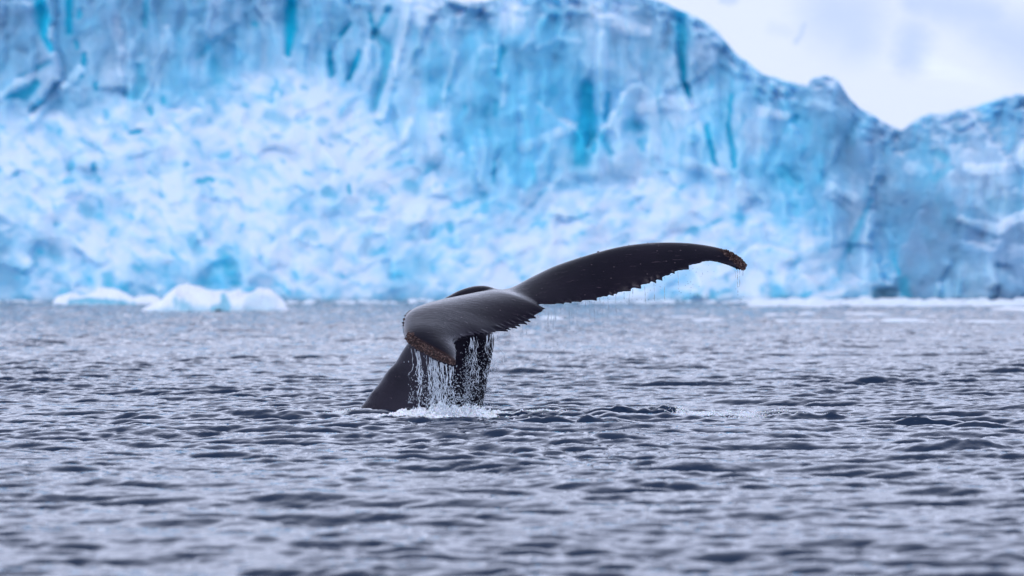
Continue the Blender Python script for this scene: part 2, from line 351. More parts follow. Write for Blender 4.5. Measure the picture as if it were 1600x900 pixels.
def stroke(px, py, pts, ws, lo=0.65, hi=1.25):
    """1 inside a soft polyline, 0 outside"""
    best = np.full(px.shape, 9.0)
    for (a, b, wa, wb) in zip(pts[:-1], pts[1:], ws[:-1], ws[1:]):
        ax, ay = a; bx, by = b; ux, uy = bx - ax, by - ay; ll = ux * ux + uy * uy + 1e-6
        t = np.clip(((px - ax) * ux + (py - ay) * uy) / ll, 0, 1)
        d = np.hypot(px - ax - t * ux, py - ay - t * uy) / (wa + (wb - wa) * t)
        best = np.minimum(best, d)
    return 1 - smooth(lo, hi, best)

def build_glacier():
    xs = list(np.arange(-520, 2120, 1.9)); st = 1.7
    while xs[-1] < 2900: st = min(st * 1.04, 7); xs.append(xs[-1] + st)
    st = 1.7
    while xs[0] > -1300: st = min(st * 1.04, 7); xs.insert(0, xs[0] - st)
    xs = np.array(xs); nr = 330
    sk = np.interp(xs, SKX, SKY) + 2.2 * fbm(xs / 22, xs * 0 + 3.3, 4, 5) + 26 * fbm(xs / 170, xs * 0 + 8.3, 4, 6) * smooth(50, 450, np.maximum(-xs, xs - 1600))
    t = np.linspace(0, 1, nr)[:, None]
    py = 475.5 + (sk[None, :] - 475.5) * t; px = np.broadcast_to(xs[None, :], py.shape)
    rt = np.interp(xs, RTX, RTY)[None, :]
    zz = -(py - 470) / F * 315.0                       # height above sea, m
    wxn = fbm(px / 60, py / 60, 4, 21); wyn = fbm(px / 60 + 50, py / 60, 4, 22)
    wpx = px + 8 * wxn + 4 * fbm(px / 14, py / 14, 3, 23); wpy = py + 8 * wyn + 4 * fbm(px / 14, py / 14, 3, 24)
    rub = smooth(-25, 25, wpy + 10 * wyn - rt)          # 1 in the ice rubble, 0 on the cliff
    # lean: integrate the slope upward
    dz = np.diff(zz, axis=0, prepend=zz[:1]); lean = np.cumsum(dz * (0.75 * rub + 0.16 * (1 - rub)), axis=0)
    D = 318.0 + lean - np.interp(xs, [-1500, 0, 300, 600, 1000, 1300, 1400, 1480, 1600, 3000], [8, 3, 4, 2, 0, 1, -2, 4, 6, 12])[None, :]
    lower = smooth(160, 330, py) * smooth(1330, 1480, px); D = D - 3 * lower
    # big buttresses on the cliff, stretched down the face
    c1, e1 = cells(wpx / 85, wpy / 190, 3, 1.4); c2, e2 = cells(wpx / 34, wpy / 75, 4, 1.3); c3, e3 = cells(wpx / 13, wpy / 24, 6, 1.2)
    D = D + (1 - rub) * (1.05 * c1 + 0.22 * c2) + (1 - rub) * 0.55 * fbm(wpx / 20, wpy / 130, 3, 44)
    # tumbled blocks in the rubble, dragged along the fall line
    qx = (wpx * 0.87 - wpy * 0.5); qy = (wpx * 0.5 + wpy * 0.87)
    qx2 = np.where(px > 520, qx, wpx * 0.8 + wpy * 0.6); qy2 = np.where(px > 520, qy, -wpx * 0.6 + wpy * 0.8)
    r1, _ = cells(wpx / 52, wpy / 34, 31, 1.2); r2, g2 = cells(qx / 22, qy / 13, 33, 1.2); r3, g3 = cells(wpx / 9, wpy / 6, 35, 1.2); r4, _ = cells(wpx / 4.5, wpy / 3.4, 37, 1.2)
    D = D + rub * (0.5 * r1 + 0.15 * r2)
    D = D + 0.25 * fbm(px / 34, py / 44, 4, 41, 0.5) + 1.6 * fbm(px / 140, py / 160, 3, 43)
    topr = smooth(70, 8, py - sk[None, :]); D = D + topr * 0.9 * fbm(px / 16, py / 12, 4, 47)
    # survey colours, warped
    num_w = np.zeros(px.shape); num_g = np.zeros(px.shape); den = np.full(px.shape, 1e-9)
    ux = 1600 - np.abs(1600 - np.abs(wpx)); uy = np.clip(wpy, 5, 475)
    for ry, lst in ROWS.items():
        ky = np.exp(-((uy - ry) / 27.0) ** 2)
        for (rx, ww, gg) in lst:
            k = ky * np.exp(-((ux - rx) / 32.0) ** 2); num_w += k * ww; num_g += k * gg; den += k
        k = 1e-4 * ky; num_w += k * .5; num_g += k * .2; den += k
    W = num_w / den; G = num_g / den
    B = np.zeros(px.shape)
    jx = px + 2.2 * fbm(px / 9, py / 12, 3, 51); jy = py + 3.0 * fbm(px / 10 + 9, py / 10, 3, 52)
    for pts, ws, rec, bl in CREV:
        s = stroke(jx, jy, pts, ws, .4, 1.5); D = D + rec * 0.22 * s; B = np.maximum(B, bl * s)
    for pts, ws, hi, wh in FINS:
        s = stroke(jx, jy, pts, [a * 1.15 for a in ws]); D = D - hi * 0.2 * s; W = W + (wh * 0.8) * s * (1 - np.clip(W, 0, 1)); B = B * (1 - s); G = G * (1 - .6 * s)
    # patchiness of snow on ice
    pn = fbm(qx2 / 34, qy2 / 17, 4, 61, 0.52); pn2 = fbm(wpx / 24, wpy / 80, 4, 62, 0.5)
    W = W + rub * 0.44 * pn + (1 - rub) * 0.20 * pn2
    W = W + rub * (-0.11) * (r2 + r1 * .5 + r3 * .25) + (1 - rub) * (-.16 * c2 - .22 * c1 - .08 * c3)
    G = G - (1 - rub) * .2 * c1 * (G > .08) + 0.22 * fbm(px / 40, py / 34, 4, 65) * (G > .08)
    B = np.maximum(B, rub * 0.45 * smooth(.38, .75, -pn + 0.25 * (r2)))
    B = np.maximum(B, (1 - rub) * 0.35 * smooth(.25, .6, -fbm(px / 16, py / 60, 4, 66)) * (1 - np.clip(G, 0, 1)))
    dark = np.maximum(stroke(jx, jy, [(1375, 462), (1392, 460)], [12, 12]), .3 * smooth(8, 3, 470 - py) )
    W = W - .30 * G - .04
    W = np.clip(W, 0, 1); G = np.clip(G, 0, 1)
    for _ in range(5):               # melted, rounded block edges
        D[1:-1] = .25 * D[:-2] + .5 * D[1:-1] + .25 * D[2:]; D[:, 1:-1] = .25 * D[:, :-2] + .5 * D[:, 1:-1] + .25 * D[:, 2:]
    V = P(px, py, D)
    # roll over the top and run back under the snow field
    back = []
    top = V[-1]
    for i, (dy_, dz_) in enumerate([(1.5, .25), (4, .1), (8, -1.0), (16, -4.0)]):
        q = top.copy(); q[:, 1] += dy_; q[:, 2] += dz_ ; back.append(q)
    V = np.concatenate([V, np.array(back)], 0)
    ext = lambda A, v=None: np.concatenate([A, np.repeat(A[-1:], 4, 0) if v is None else np.full((4, A.shape[1]), v)], 0)
    me = mesh_np('glacier', V, grid_quads(*V.shape[:2]))
    attr(me, 'snow', ext(W, .9)); attr(me, 'grey_blue', ext(G)); attr(me, 'blue', ext(B, 0)); attr(me, 'silt', ext(dark, 0))
    o = link('glacier_cliff', me); tag(o, 'crumbling blue and white glacier front rising from the sea', kind='structure')

    m, t, b = mat('glacier_ice', (.5, .6, .8), 0.55, 1.31)
    A = {k: N(t, 'ShaderNodeAttribute', attribute_name=k) for k in ('snow', 'grey_blue', 'blue', 'silt')}
    g = N(t, 'ShaderNodeNewGeometry')
    def mix(f, a, bcol):
        x = N(t, 'ShaderNodeMix', data_type='RGBA'); t.links.new(f, x.inputs[0])
        if isinstance(a, tuple): x.inputs[6].default_value = (*a, 1)
        else: t.links.new(a, x.inputs[6])
        if isinstance(bcol, tuple): x.inputs[7].default_value = (*bcol, 1)
        else: t.links.new(bcol, x.inputs[7])
        return x.outputs[2]
    no = N(t, 'ShaderNodeTexNoise', Scale=0.9, Detail=8.0, Roughness=0.65)
    t.links.new(g.outputs['Position'], no.inputs['Vector'])
    # fine scatter added to the snow share
    s1 = N(t, 'ShaderNodeMath', operation='MULTIPLY_ADD'); s1.inputs[1].default_value = 0.24; s1.inputs[2].default_value = -0.12
    s2 = N(t, 'ShaderNodeMath', operation='ADD', use_clamp=True)
    t.links.new(no.outputs['Fac'], s1.inputs[0]); t.links.new(s1.outputs[0], s2.inputs[0]); t.links.new(A['snow'].outputs['Fac'], s2.inputs[1])
    # settled snow where the ice faces upward
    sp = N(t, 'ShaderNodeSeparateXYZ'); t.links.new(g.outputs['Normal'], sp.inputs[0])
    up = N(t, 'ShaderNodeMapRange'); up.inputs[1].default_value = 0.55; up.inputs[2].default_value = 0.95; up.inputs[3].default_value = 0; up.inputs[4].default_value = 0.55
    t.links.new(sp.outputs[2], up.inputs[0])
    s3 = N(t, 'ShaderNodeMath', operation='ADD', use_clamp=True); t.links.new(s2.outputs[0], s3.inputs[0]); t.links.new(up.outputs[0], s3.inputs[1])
    c = mix(A['grey_blue'].outputs['Fac'], (0.18, 0.58, 0.80), (0.20, 0.36, 0.53))
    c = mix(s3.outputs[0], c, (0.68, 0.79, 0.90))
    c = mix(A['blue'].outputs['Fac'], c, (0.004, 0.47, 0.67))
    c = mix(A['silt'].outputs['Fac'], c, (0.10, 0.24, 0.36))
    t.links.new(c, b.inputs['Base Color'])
    n5 = N(t, 'ShaderNodeTexNoise', Scale=1.6, Detail=6.0, Roughness=0.6); t.links.new(g.outputs['Position'], n5.inputs['Vector'])
    bp = N(t, 'ShaderNodeBump', Strength=0.35, Distance=0.08); t.links.new(n5.outputs['Fac'], bp.inputs['Height']); t.links.new(bp.outputs[0], b.inputs['Normal'])
    b.inputs['Specular IOR Level'].default_value = 0.3
    b.inputs['Subsurface Weight'].default_value = 0.8; b.inputs['Subsurface Radius'].default_value = (0.7, 0.9, 1.0); b.inputs['Subsurface Scale'].default_value = 1.5
    me.materials.append(m)

build_glacier()

def build_snow():
    xs = np.concatenate([np.linspace(-2600, 500, 80), np.linspace(510, 1800, 380), np.linspace(1830, 4200, 80)])
    pys = np.concatenate([np.linspace(330, -60, 260), np.linspace(-68, -900, 60)])
    py, px = np.meshgrid(pys, xs, indexing='ij')
    u = 330 - py
    D = 341 + 0.42 * u + 0.0011 * u ** 2
    D = D + 0.02 * (px - 1300) * smooth(0, 200, u) * 0.4
    # long drifts and hollows
    am = smooth(20, 160, u)
    D = D + am * 20 * fbm(px / 420, py / 150, 2, 81) + 2.2 * fbm(px / 130, py / 40, 3, 82) * am
    # a spur running down to the right and the hollow above it
    line = np.interp(px, [900, 1290, 1450, 1600, 2200], [-60, 5, 48, 112, 260])
    D = D + 26 * smooth(5, -34, py - line) * am - 6 * np.exp(-((py - line - 25) / 30) ** 2) * am
    line2 = np.interp(px, [900, 1200, 1300, 1420, 1800], [40, 55, 80, 108, 160])
    D = D + 9 * smooth(4, -40, py - line2) * smooth(1500, 1380, px) * am
    ice = np.zeros(px.shape)  # bluish tint: small crevasse ice marks, plus drift shading painted into the colour
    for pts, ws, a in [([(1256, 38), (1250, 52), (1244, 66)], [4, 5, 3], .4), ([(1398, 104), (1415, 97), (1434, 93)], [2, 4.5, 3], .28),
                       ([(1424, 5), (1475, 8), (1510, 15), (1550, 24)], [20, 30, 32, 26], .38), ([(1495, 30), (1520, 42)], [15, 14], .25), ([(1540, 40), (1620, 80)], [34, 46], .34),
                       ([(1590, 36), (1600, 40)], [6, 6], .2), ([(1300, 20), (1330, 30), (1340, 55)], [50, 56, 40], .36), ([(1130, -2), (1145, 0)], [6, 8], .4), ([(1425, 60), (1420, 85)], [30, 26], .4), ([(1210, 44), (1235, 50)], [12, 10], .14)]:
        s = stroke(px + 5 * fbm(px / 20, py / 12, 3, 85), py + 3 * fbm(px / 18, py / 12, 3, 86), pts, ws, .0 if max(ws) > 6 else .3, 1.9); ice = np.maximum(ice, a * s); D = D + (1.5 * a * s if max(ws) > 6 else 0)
    V = P(px, py, D)
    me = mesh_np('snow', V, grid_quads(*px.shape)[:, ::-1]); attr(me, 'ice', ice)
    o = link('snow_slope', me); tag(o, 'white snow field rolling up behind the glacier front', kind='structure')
    m, t, b = mat('snow', (.86, .89, .96), 0.6, 1.31)
    a = N(t, 'ShaderNodeAttribute', attribute_name='ice'); x = N(t, 'ShaderNodeMix', data_type='RGBA')  # mask shared by crevasse ice and the painted shading of the drifts
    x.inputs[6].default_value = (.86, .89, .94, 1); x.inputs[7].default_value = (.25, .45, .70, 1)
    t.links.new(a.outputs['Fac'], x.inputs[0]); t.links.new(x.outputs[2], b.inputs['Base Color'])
    g = N(t, 'ShaderNodeNewGeometry'); n5 = N(t, 'ShaderNodeTexNoise', Scale=0.12, Detail=6.0, Roughness=0.55); t.links.new(g.outputs['Position'], n5.inputs['Vector'])
    bp = N(t, 'ShaderNodeBump', Strength=0.5, Distance=1.2); t.links.new(n5.outputs['Fac'], bp.inputs['Height']); t.links.new(bp.outputs[0], b.inputs['Normal'])
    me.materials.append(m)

build_snow()

# ------------------------------------------------------------------ floating ice
ice_m, t, b = mat('floating_ice', (.8, .85, .93), 0.45, 1.31)
g = N(t, 'ShaderNodeNewGeometry'); no = N(t, 'ShaderNodeTexNoise', Scale=1.3, Detail=6.0, Roughness=0.6); t.links.new(g.outputs['Position'], no.inputs['Vector'])
a = N(t, 'ShaderNodeAttribute', attribute_name='clear'); ad = N(t, 'ShaderNodeMath', operation='MULTIPLY_ADD'); ad.inputs[1].default_value = .5; ad.inputs[2].default_value = -.25
ad2 = N(t, 'ShaderNodeMath', operation='ADD', use_clamp=True); x = N(t, 'ShaderNodeMix', data_type='RGBA')
x.inputs[6].default_value = (.84, .89, .96, 1); x.inputs[7].default_value = (.16, .50, .66, 1)
t.links.new(no.outputs['Fac'], ad.inputs[0]); t.links.new(ad.outputs[0], ad2.inputs[0]); t.links.new(a.outputs['Fac'], ad2.inputs[1])
t.links.new(ad2.outputs[0], x.inputs[0]); t.links.new(x.outputs[2], b.inputs['Base Color'])
bp = N(t, 'ShaderNodeBump', Strength=0.6, Distance=0.12); t.links.new(no.outputs['Fac'], bp.inputs['Height']); t.links.new(bp.outputs[0], b.inputs['Normal'])

def floe(name, base_py, prof, half_depth, seed, label, group=None, clear=(), base=.35, cat='ice floe'):
    """a lump of ice: skyline profile in photo pixels over the water line at base_py, rounded fore and aft"""
    d0 = HC * F / (base_py - YH); s = d0 / F
    pxs = [p[0] for p in prof]; hs = [(base_py - p[1]) * s for p in prof]
    n = max(24, int((pxs[-1] - pxs[0]) * .8)); nv = 26
    xs = np.linspace(pxs[0], pxs[-1], n); cx = (pxs[0] + pxs[-1]) / 2
    h = np.interp(xs, pxs, hs)[None, :]
    v = np.linspace(-1, 1, nv)[:, None]
    env = np.sqrt(np.clip(1 - (2 * (xs - cx) / (pxs[-1] - pxs[0])) ** 2, 0, 1))[None, :] ** .6
    XX = (xs - 800)[None, :] * s * np.ones((nv, 1))
    c, e = cells(XX / 1.7 + seed, v * half_depth / 1.2 + XX * .2, seed, 1.5); nn = fbm(XX / 1.1, v * 2 + seed, 4, seed)
    prf = np.clip(1 - np.abs(v + .1 * nn) ** 2.2, 0, 1) ** .8
    Z = h * (prf * (1 + .26 * c + .06 * nn)) - .10 * (1 - prf)
    Yv = v * half_depth * (0.35 + .65 * env) * (1 + .15 * nn)
    Yv = Yv - Yv.min() * 1.0                       # near edge sits at the water line given
    V = np.stack([XX, d0 + Yv, Z], -1)
    o_ = V[:, :, :].copy(); ctr = np.array([(cx - 800) * s, d0 + half_depth, 0.0])
    low = V.copy(); low[..., 2] = np.minimum(-.25, -.5 * h * prf - .2); low[..., 0] = ctr[0] + (low[..., 0] - ctr[0]) * .92
    VV = (np.concatenate([V, low[::-1]], 0) - ctr)
    me = mesh_np(name, VV, grid_quads(*VV.shape[:2]))
    cl = np.zeros(V.shape[:2])
    PX = np.broadcast_to(xs[None, :], cl.shape); PY = YH + (HC - Z) * F / (d0 + Yv)
    for pts, ws, a_ in clear: cl = np.maximum(cl, a_ * stroke(PX, PY, pts, ws))
    cl = np.maximum(cl, base * smooth(.35, .05, Z / (h + .05)) + 0 * cl)
    attr(me, 'clear', np.concatenate([cl, np.full(cl.shape, .8)], 0)); me.materials.append(ice_m)
    o = link(name, me); o.location = ctr; tag(o, label, cat, group)
    return o

floe('iceberg', 487, [(214, 485), (225, 479), (245, 470), (262, 456), (272, 449), (286, 445), (306, 449), (325, 455), (350, 459), (372, 456), (400, 455), (420, 457), (430, 464), (440, 474), (446, 485)],
     2.6, 3, 'white and pale blue iceberg with a rounded peak floating at the far left', clear=[([(272, 470), (296, 484)], [6, 8], .75), ([(345, 462), (352, 480), (335, 484)], [5, 9, 9], .85), ([(395, 470), (420, 474)], [14, 12], .3)], base=.6, cat='iceberg')
G2 = 'low floes drifting in front of the glacier'
floe('ice_floe', 476.5, [(78, 474), (84, 462), (105, 459), (130, 461), (146, 457), (155, 455), (182, 455.5), (196, 458), (205, 463), (232, 462), (245, 466), (250, 474)], 1.6, 5,
     'long low ice floe with a teal underside left of the iceberg', G2, clear=[([(108, 472), (135, 470), (210, 475)], [4, 6, 3], .95)])
spec = [
 (500, [(843, 499), (848, 490), (862, 487), (876, 491), (884, 499)], .6, 'white floe just behind the notch of the tail', .5),
 (498, [(1035, 497), (1045, 491), (1062, 489), (1085, 491), (1100, 497)], .8, 'pale floe under the middle of the long right fluke', .4),
 (503, [(1078, 502), (1085, 496), (1105, 493), (1125, 495), (1140, 502)], .8, 'flat white floe below the barnacled tip of the right fluke', .4),
 (494, [(1192, 493), (1200, 488), (1215, 486), (1232, 489), (1238, 493)], .8, 'small white floe by itself between the whale and the right hand floes', .2),
 (492, [(1246, 491), (1252, 487), (1268, 485), (1280, 491)], .7, 'smallest white floe beside another small one', .2),
 (504, [(1200, 503), (1215, 497), (1245, 496), (1290, 497), (1330, 497), (1365, 499), (1385, 503)], .9, 'long thin floe with a turquoise edge at lower right', .6),
 (493, [(1318, 492), (1326, 485), (1345, 482), (1370, 484), (1392, 488), (1400, 492)], 1.2, 'raised white floe in the middle of the right hand floes', .3),
 (504, [(1375, 503), (1392, 494), (1420, 492), (1452, 496), (1480, 500), (1490, 503)], 1.1, 'white floe with a blue foot next to the long thin one', .7),
 (490, [(1410, 489), (1422, 485), (1440, 484), (1452, 489)], .9, 'tiny white floe behind the blue footed one', .2),
 (505, [(1482, 504), (1500, 499), (1525, 497), (1550, 498), (1600, 499), (1640, 504)], .9, 'flat floe running out of the right edge of the picture', .5),
 (486, [(1555, 485), (1562, 479), (1585, 476), (1610, 477), (1650, 485)], 1.8, 'turquoise tinted floe at the foot of the cliff on the right edge', .7),
]
for i, (bpy_, prof, hd, lab, cb) in enumerate(spec):
    floe('ice_floe', bpy_, [(a_, bpy_ - (bpy_ - b_) * .45) for a_, b_ in prof], hd * 1.3, 20 + i * 3, lab, G2, base=min(.9, cb + .25))

# ---- many small lumps at once
def ico(sub=1):
    bm = bmesh.new(); bmesh.ops.create_icosphere(bm, subdivisions=sub, radius=1)
    v = np.array([x.co[:] for x in bm.verts]); f = np.array([[y.index for y in x.verts] for x in bm.faces]); bm.free(); return v, f
ICO1 = ico(1); ICO2 = ico(2)

def scatter_mesh(name, pos, rad, ic=ICO1, stretch=None, jitter=0.0, seed=1):
    rng = np.random.default_rng(seed); v, f = ic; n = len(pos)
    rad = np.asarray(rad).reshape(n, 1, -1)
    q = v[None] * rad
    if stretch is not None: q = q * np.asarray(stretch).reshape(n, 1, 3)
    if jitter: q = q * (1 + jitter * rng.normal(size=(n, len(v), 1)))
    q = q + np.asarray(pos)[:, None, :]
    fs = (f[None] + (np.arange(n) * len(v))[:, None, None]).reshape(-1, 3)
    return mesh_np(name, q.reshape(-1, 3), fs)

rng = np.random.default_rng(8)
n = 620
bx = np.concatenate([rng.uniform(1180, 1760, 430), rng.uniform(840, 1180, 60), rng.uniform(0, 60, 10), rng.uniform(440, 700, 40), rng.uniform(-200, 0, 80)])
byy = rng.uniform(471.5, 480, n) ** 1.0; byy[430:] = rng.uniform(471.5, 475, n - 430)
bd = HC * F / (byy - YH)
br = rng.uniform(.12, .42, n) * np.where(np.arange(n) < 430, 1, .6)
me = scatter_mesh('brash', P(bx, byy, bd) + np.array([0, 0, 0.0]), br, ICO2, np.stack([rng.uniform(1.2, 3.2, n), rng.uniform(1, 1.6, n), rng.uniform(.5, 1.1, n)], 1), 0.13, 4)
attr(me, 'clear', np.full(len(me.vertices), .12)); me.materials.append(ice_m)
o = link('brash_ice', me); tag(o, 'scatter of small white ice lumps along the foot of the glacier', 'brash ice', kind='stuff')

#WHALE
# ------------------------------------------------------------------ humpback tail
def catmull(P_, n):
    P_ = np.asarray(P_, float); m = len(P_); t = np.linspace(0, m - 1, n); i = np.clip(np.floor(t).astype(int), 0, m - 2); f = (t - i)[:, None]
    p0 = P_[np.clip(i - 1, 0, m - 1)]; p1 = P_[i]; p2 = P_[i + 1]; p3 = P_[np.clip(i + 2, 0, m - 1)]
    return 0.5 * (2 * p1 + (p2 - p0) * f + (2 * p0 - 5 * p1 + 4 * p2 - p3) * f ** 2 + (3 * p1 - p0 - 3 * p2 + p3) * f ** 3)

# leading edge and trailing edge of the flukes, left tip to right tip: (px, py, distance)
FL = [((709, 567, 42.88), (711.5, 566, 42.90)), ((690, 561, 42.95), (713, 549, 43.2)), ((668, 551, 43.05), (712, 534, 43.45)), ((639, 533, 43.3), (735, 525, 43.75)),
      ((629, 514, 43.7), (765, 521, 44.0)), ((636, 493, 44.15), (795, 514, 44.3)), ((668, 480, 44.6), (820, 504, 44.5)), ((712, 470, 45.0), (840, 492, 44.65)),
      ((748, 462, 45.3), (850, 484, 44.75)), ((775, 459, 45.5), (843, 476, 44.9)), ((800, 453, 45.6), (858, 476, 44.85)), ((830, 437, 45.65), (885, 473, 44.85)),
      ((870, 418, 45.65), (920, 469, 44.9)), ((920, 401, 45.65), (960, 460, 45.0)), ((970, 388, 45.65), (1000, 448, 45.05)), ((1020, 382, 45.65), (1040, 433, 45.1)),
      ((1070, 382, 45.6), (1075, 417, 45.2)), ((1110, 387, 45.55), (1108, 408, 45.28)), ((1138, 394, 45.48), (1133, 413, 45.33)), ((1156, 404, 45.4), (1151, 420, 45.36)),
      ((1166, 415, 45.38), (1163, 422, 45.36))]
NS = 560
LE = catmull([P(*a[0]) for a in FL], NS); TE = catmull([P(*a[1]) for a in FL], NS)
PXT = catmull([[a[1][0]] for a in FL], NS)[:, 0]
su = np.linspace(0, 1, NS)
span = np.gradient(LE + TE, axis=0)
# serrated rear margin: hooked teeth of uneven length
rngw = np.random.default_rng(12)
arc = np.concatenate([[0], np.cumsum(np.linalg.norm(np.diff(TE, axis=0), axis=1))])
edges = [0.0]
while edges[-1] < arc[-1] + .3: edges.append(edges[-1] + rngw.choice([rngw.uniform(.03, .07), rngw.uniform(.07, .13), rngw.uniform(.12, .22)]))
edges = np.array(edges); depthv = rngw.uniform(.1, 1.15, len(edges))
ki = np.searchsorted(edges, arc, side='right') - 1; ph = (arc - edges[ki]) / (edges[ki + 1] - edges[ki])
left = np.linspace(0, len(FL) - 1, NS) < 9
ph2 = np.where(left, ph, ph)
saw = np.where(ph2 < .86, (ph2 / .86) ** 1.7, 1 - (ph2 - .86) / .14)
ampT = np.interp(np.linspace(0, 20, NS), [0, 1, 3, 5, 8, 9, 10, 13, 15, 16.4, 17.5, 20], [0, .02, .06, .065, .06, .02, .035, .06, .08, .06, .008, 0])
chv = TE - LE; cl_ = np.linalg.norm(chv, axis=1, keepdims=True); chd = chv / np.maximum(cl_, 1e-6)
tt_ = np.gradient(TE, axis=0); tt_ /= np.linalg.norm(tt_, axis=1, keepdims=True) + 1e-9
chd = chd - tt_ * (chd * tt_).sum(1, keepdims=True) * .8; chd /= np.linalg.norm(chd, axis=1, keepdims=True) + 1e-9
TE2 = TE + chd * (saw * depthv[ki] * ampT)[:, None] * 1.25 - chd * (ampT * .35)[:, None]
nrm = np.cross(chv, span); nrm /= np.maximum(np.linalg.norm(nrm, axis=1, keepdims=True), 1e-9)
for _ in range(30): nrm[1:-1] = .5 * nrm[1:-1] + .25 * (nrm[:-2] + nrm[2:])
nrm /= np.linalg.norm(nrm, axis=1, keepdims=True)
NVV = 46
v = (1 - np.cos(np.linspace(0, np.pi, NVV))) / 2
thick = lambda q: 5 * (.2969 * np.sqrt(q) - .126 * q - .3516 * q ** 2 + .2843 * q ** 3 - .1036 * q ** 4)
sl = np.linspace(0, 20, NS)
tk = np.interp(sl, [0, 1, 3, 5, 8, 9, 11, 14, 18, 20], [.30, .34, .21, .13, .13, .14, .12, .105, .13, .25])
camb = np.interp(sl, [0, 2, 4, 6, 8, 9, 11, 14, 18, 20], [0, .08, .085, .075, .06, .04, .05, .06, .05, 0])
half = np.maximum(thick(v)[None, :] * (tk[:, None] * cl_) * .5 * 1.0, 0) + .010 * (1 - v ** 10)[None, :] + .009
mid = LE[:, None] + (TE - LE)[:, None] * v[None, :, None] + (TE2 - TE)[:, None] * smooth(.88, 1.0, v)[None, :, None] + nrm[:, None] * (camb[:, None] * cl_ * (3.2 * v ** .62 * (1 - v))[None, :])[..., None]
up = mid + nrm[:, None] * half[..., None]; dn = mid - nrm[:, None] * half[..., None] * .8
ring = np.concatenate([up, dn[:, ::-1]], 1)
nr_, nc_ = ring.shape[:2]
q = grid_quads(nr_, nc_, closed=True)
c0 = ring[0].mean(0); c1 = ring[-1].mean(0)
verts = np.concatenate([ring.reshape(-1, 3), [c0, c1]])
idx = np.arange(nr_ * nc_).reshape(nr_, nc_)
caps = [[idx[0, (j + 1) % nc_], idx[0, j], nr_ * nc_, nr_ * nc_] for j in range(nc_)] + [[idx[-1, j], idx[-1, (j + 1) % nc_], nr_ * nc_ + 1, nr_ * nc_ + 1] for j in range(nc_)]

def bm_add(bm, V, Q):
    vs = [bm.verts.new(p) for p in V]
    for f in Q:
        u_ = list(dict.fromkeys(int(k) for k in f))
        if len(u_) > 2:
            try: bm.faces.new([vs[k] for k in u_])
            except ValueError: pass
bm = bmesh.new()
bm_add(bm, verts, list(q) + caps)
# the tail stock: (px, py, distance, half depth in the body's plane, half breadth)
ST = [(520, 930, 46.6, 1.05, .95), (575, 830, 46.2, .98, .80), (622, 735, 45.95, .86, .60), (659, 655, 45.8, .70, .42), (683, 605, 45.75, .60, .35), (700, 562, 45.7, .53, .30),
      (713, 530, 45.65, .475, .27), (724, 500, 45.62, .40, .25), (738, 477, 45.6, .25, .22), (758, 464, 45.5, .145, .17), (782, 466, 45.38, .095, .12), (806, 469, 45.22, .06, .08), (826, 473, 45.1, .02, .04)]
c = catmull([P(a, b_, d_) for a, b_, d_, _, _ in ST], 150); rr = catmull([[a[3], a[4]] for a in ST], 150)
tn = np.gradient(c, axis=0); tn /= np.linalg.norm(tn, axis=1, keepdims=True)
A_ = np.stack([-tn[:, 2], np.zeros(150), tn[:, 0]], 1); A_ /= np.linalg.norm(A_, axis=1, keepdims=True); B_ = np.cross(tn, A_)
th = np.linspace(0, 2 * np.pi, 64, endpoint=False)
zc = c[:, 2][:, None]
knob = 0
co_, si_ = np.cos(th), np.sin(th)
rad_a = rr[:, :1] * np.sign(co_) * np.abs(co_) ** 1.0
rad_b = rr[:, 1:] * np.sign(si_) * np.abs(si_) ** 1.15
tube = c[:, None] + A_[:, None] * rad_a[..., None] + B_[:, None] * rad_b[..., None]
# knuckles along the back
for (kx, ky, kr, kh) in [(587, 622, .07, .035), (612, 585, .12, .02), (570, 648, .1, .03), (632, 552, .12, .012)]:
    kp = P(kx, ky, 45.75); dd = np.linalg.norm(tube - kp, axis=2); tube = tube + A_[:, None] * (kh * np.exp(-(dd / kr) ** 2))[..., None]
tq = grid_quads(150, 64, closed=True)
tv = np.concatenate([tube.reshape(-1, 3), [tube[0].mean(0), tube[-1].mean(0)]]); ti = np.arange(150 * 64).reshape(150, 64)
tcaps = [[ti[0, (j + 1) % 64], ti[0, j], 9600, 9600] for j in range(64)] + [[ti[-1, j], ti[-1, (j + 1) % 64], 9601, 9601] for j in range(64)]
bm_add(bm, tv, list(tq) + tcaps)
bmesh.ops.recalc_face_normals(bm, faces=bm.faces)
me = bpy.data.meshes.new('tail_raw'); bm.to_mesh(me); bm.free()
tmp = link('tail_raw', me)
md = tmp.modifiers.new('r', 'REMESH'); md.mode = 'VOXEL'; md.voxel_size = 0.0105; md.use_smooth_shade = True
sm = tmp.modifiers.new('s', 'SMOOTH'); sm.factor = .5; sm.iterations = 2
dg = bpy.context.evaluated_depsgraph_get(); me2 = bpy.data.meshes.new_from_object(tmp.evaluated_get(dg))
bpy.data.objects.remove(tmp); me2.name = 'humpback_whale'
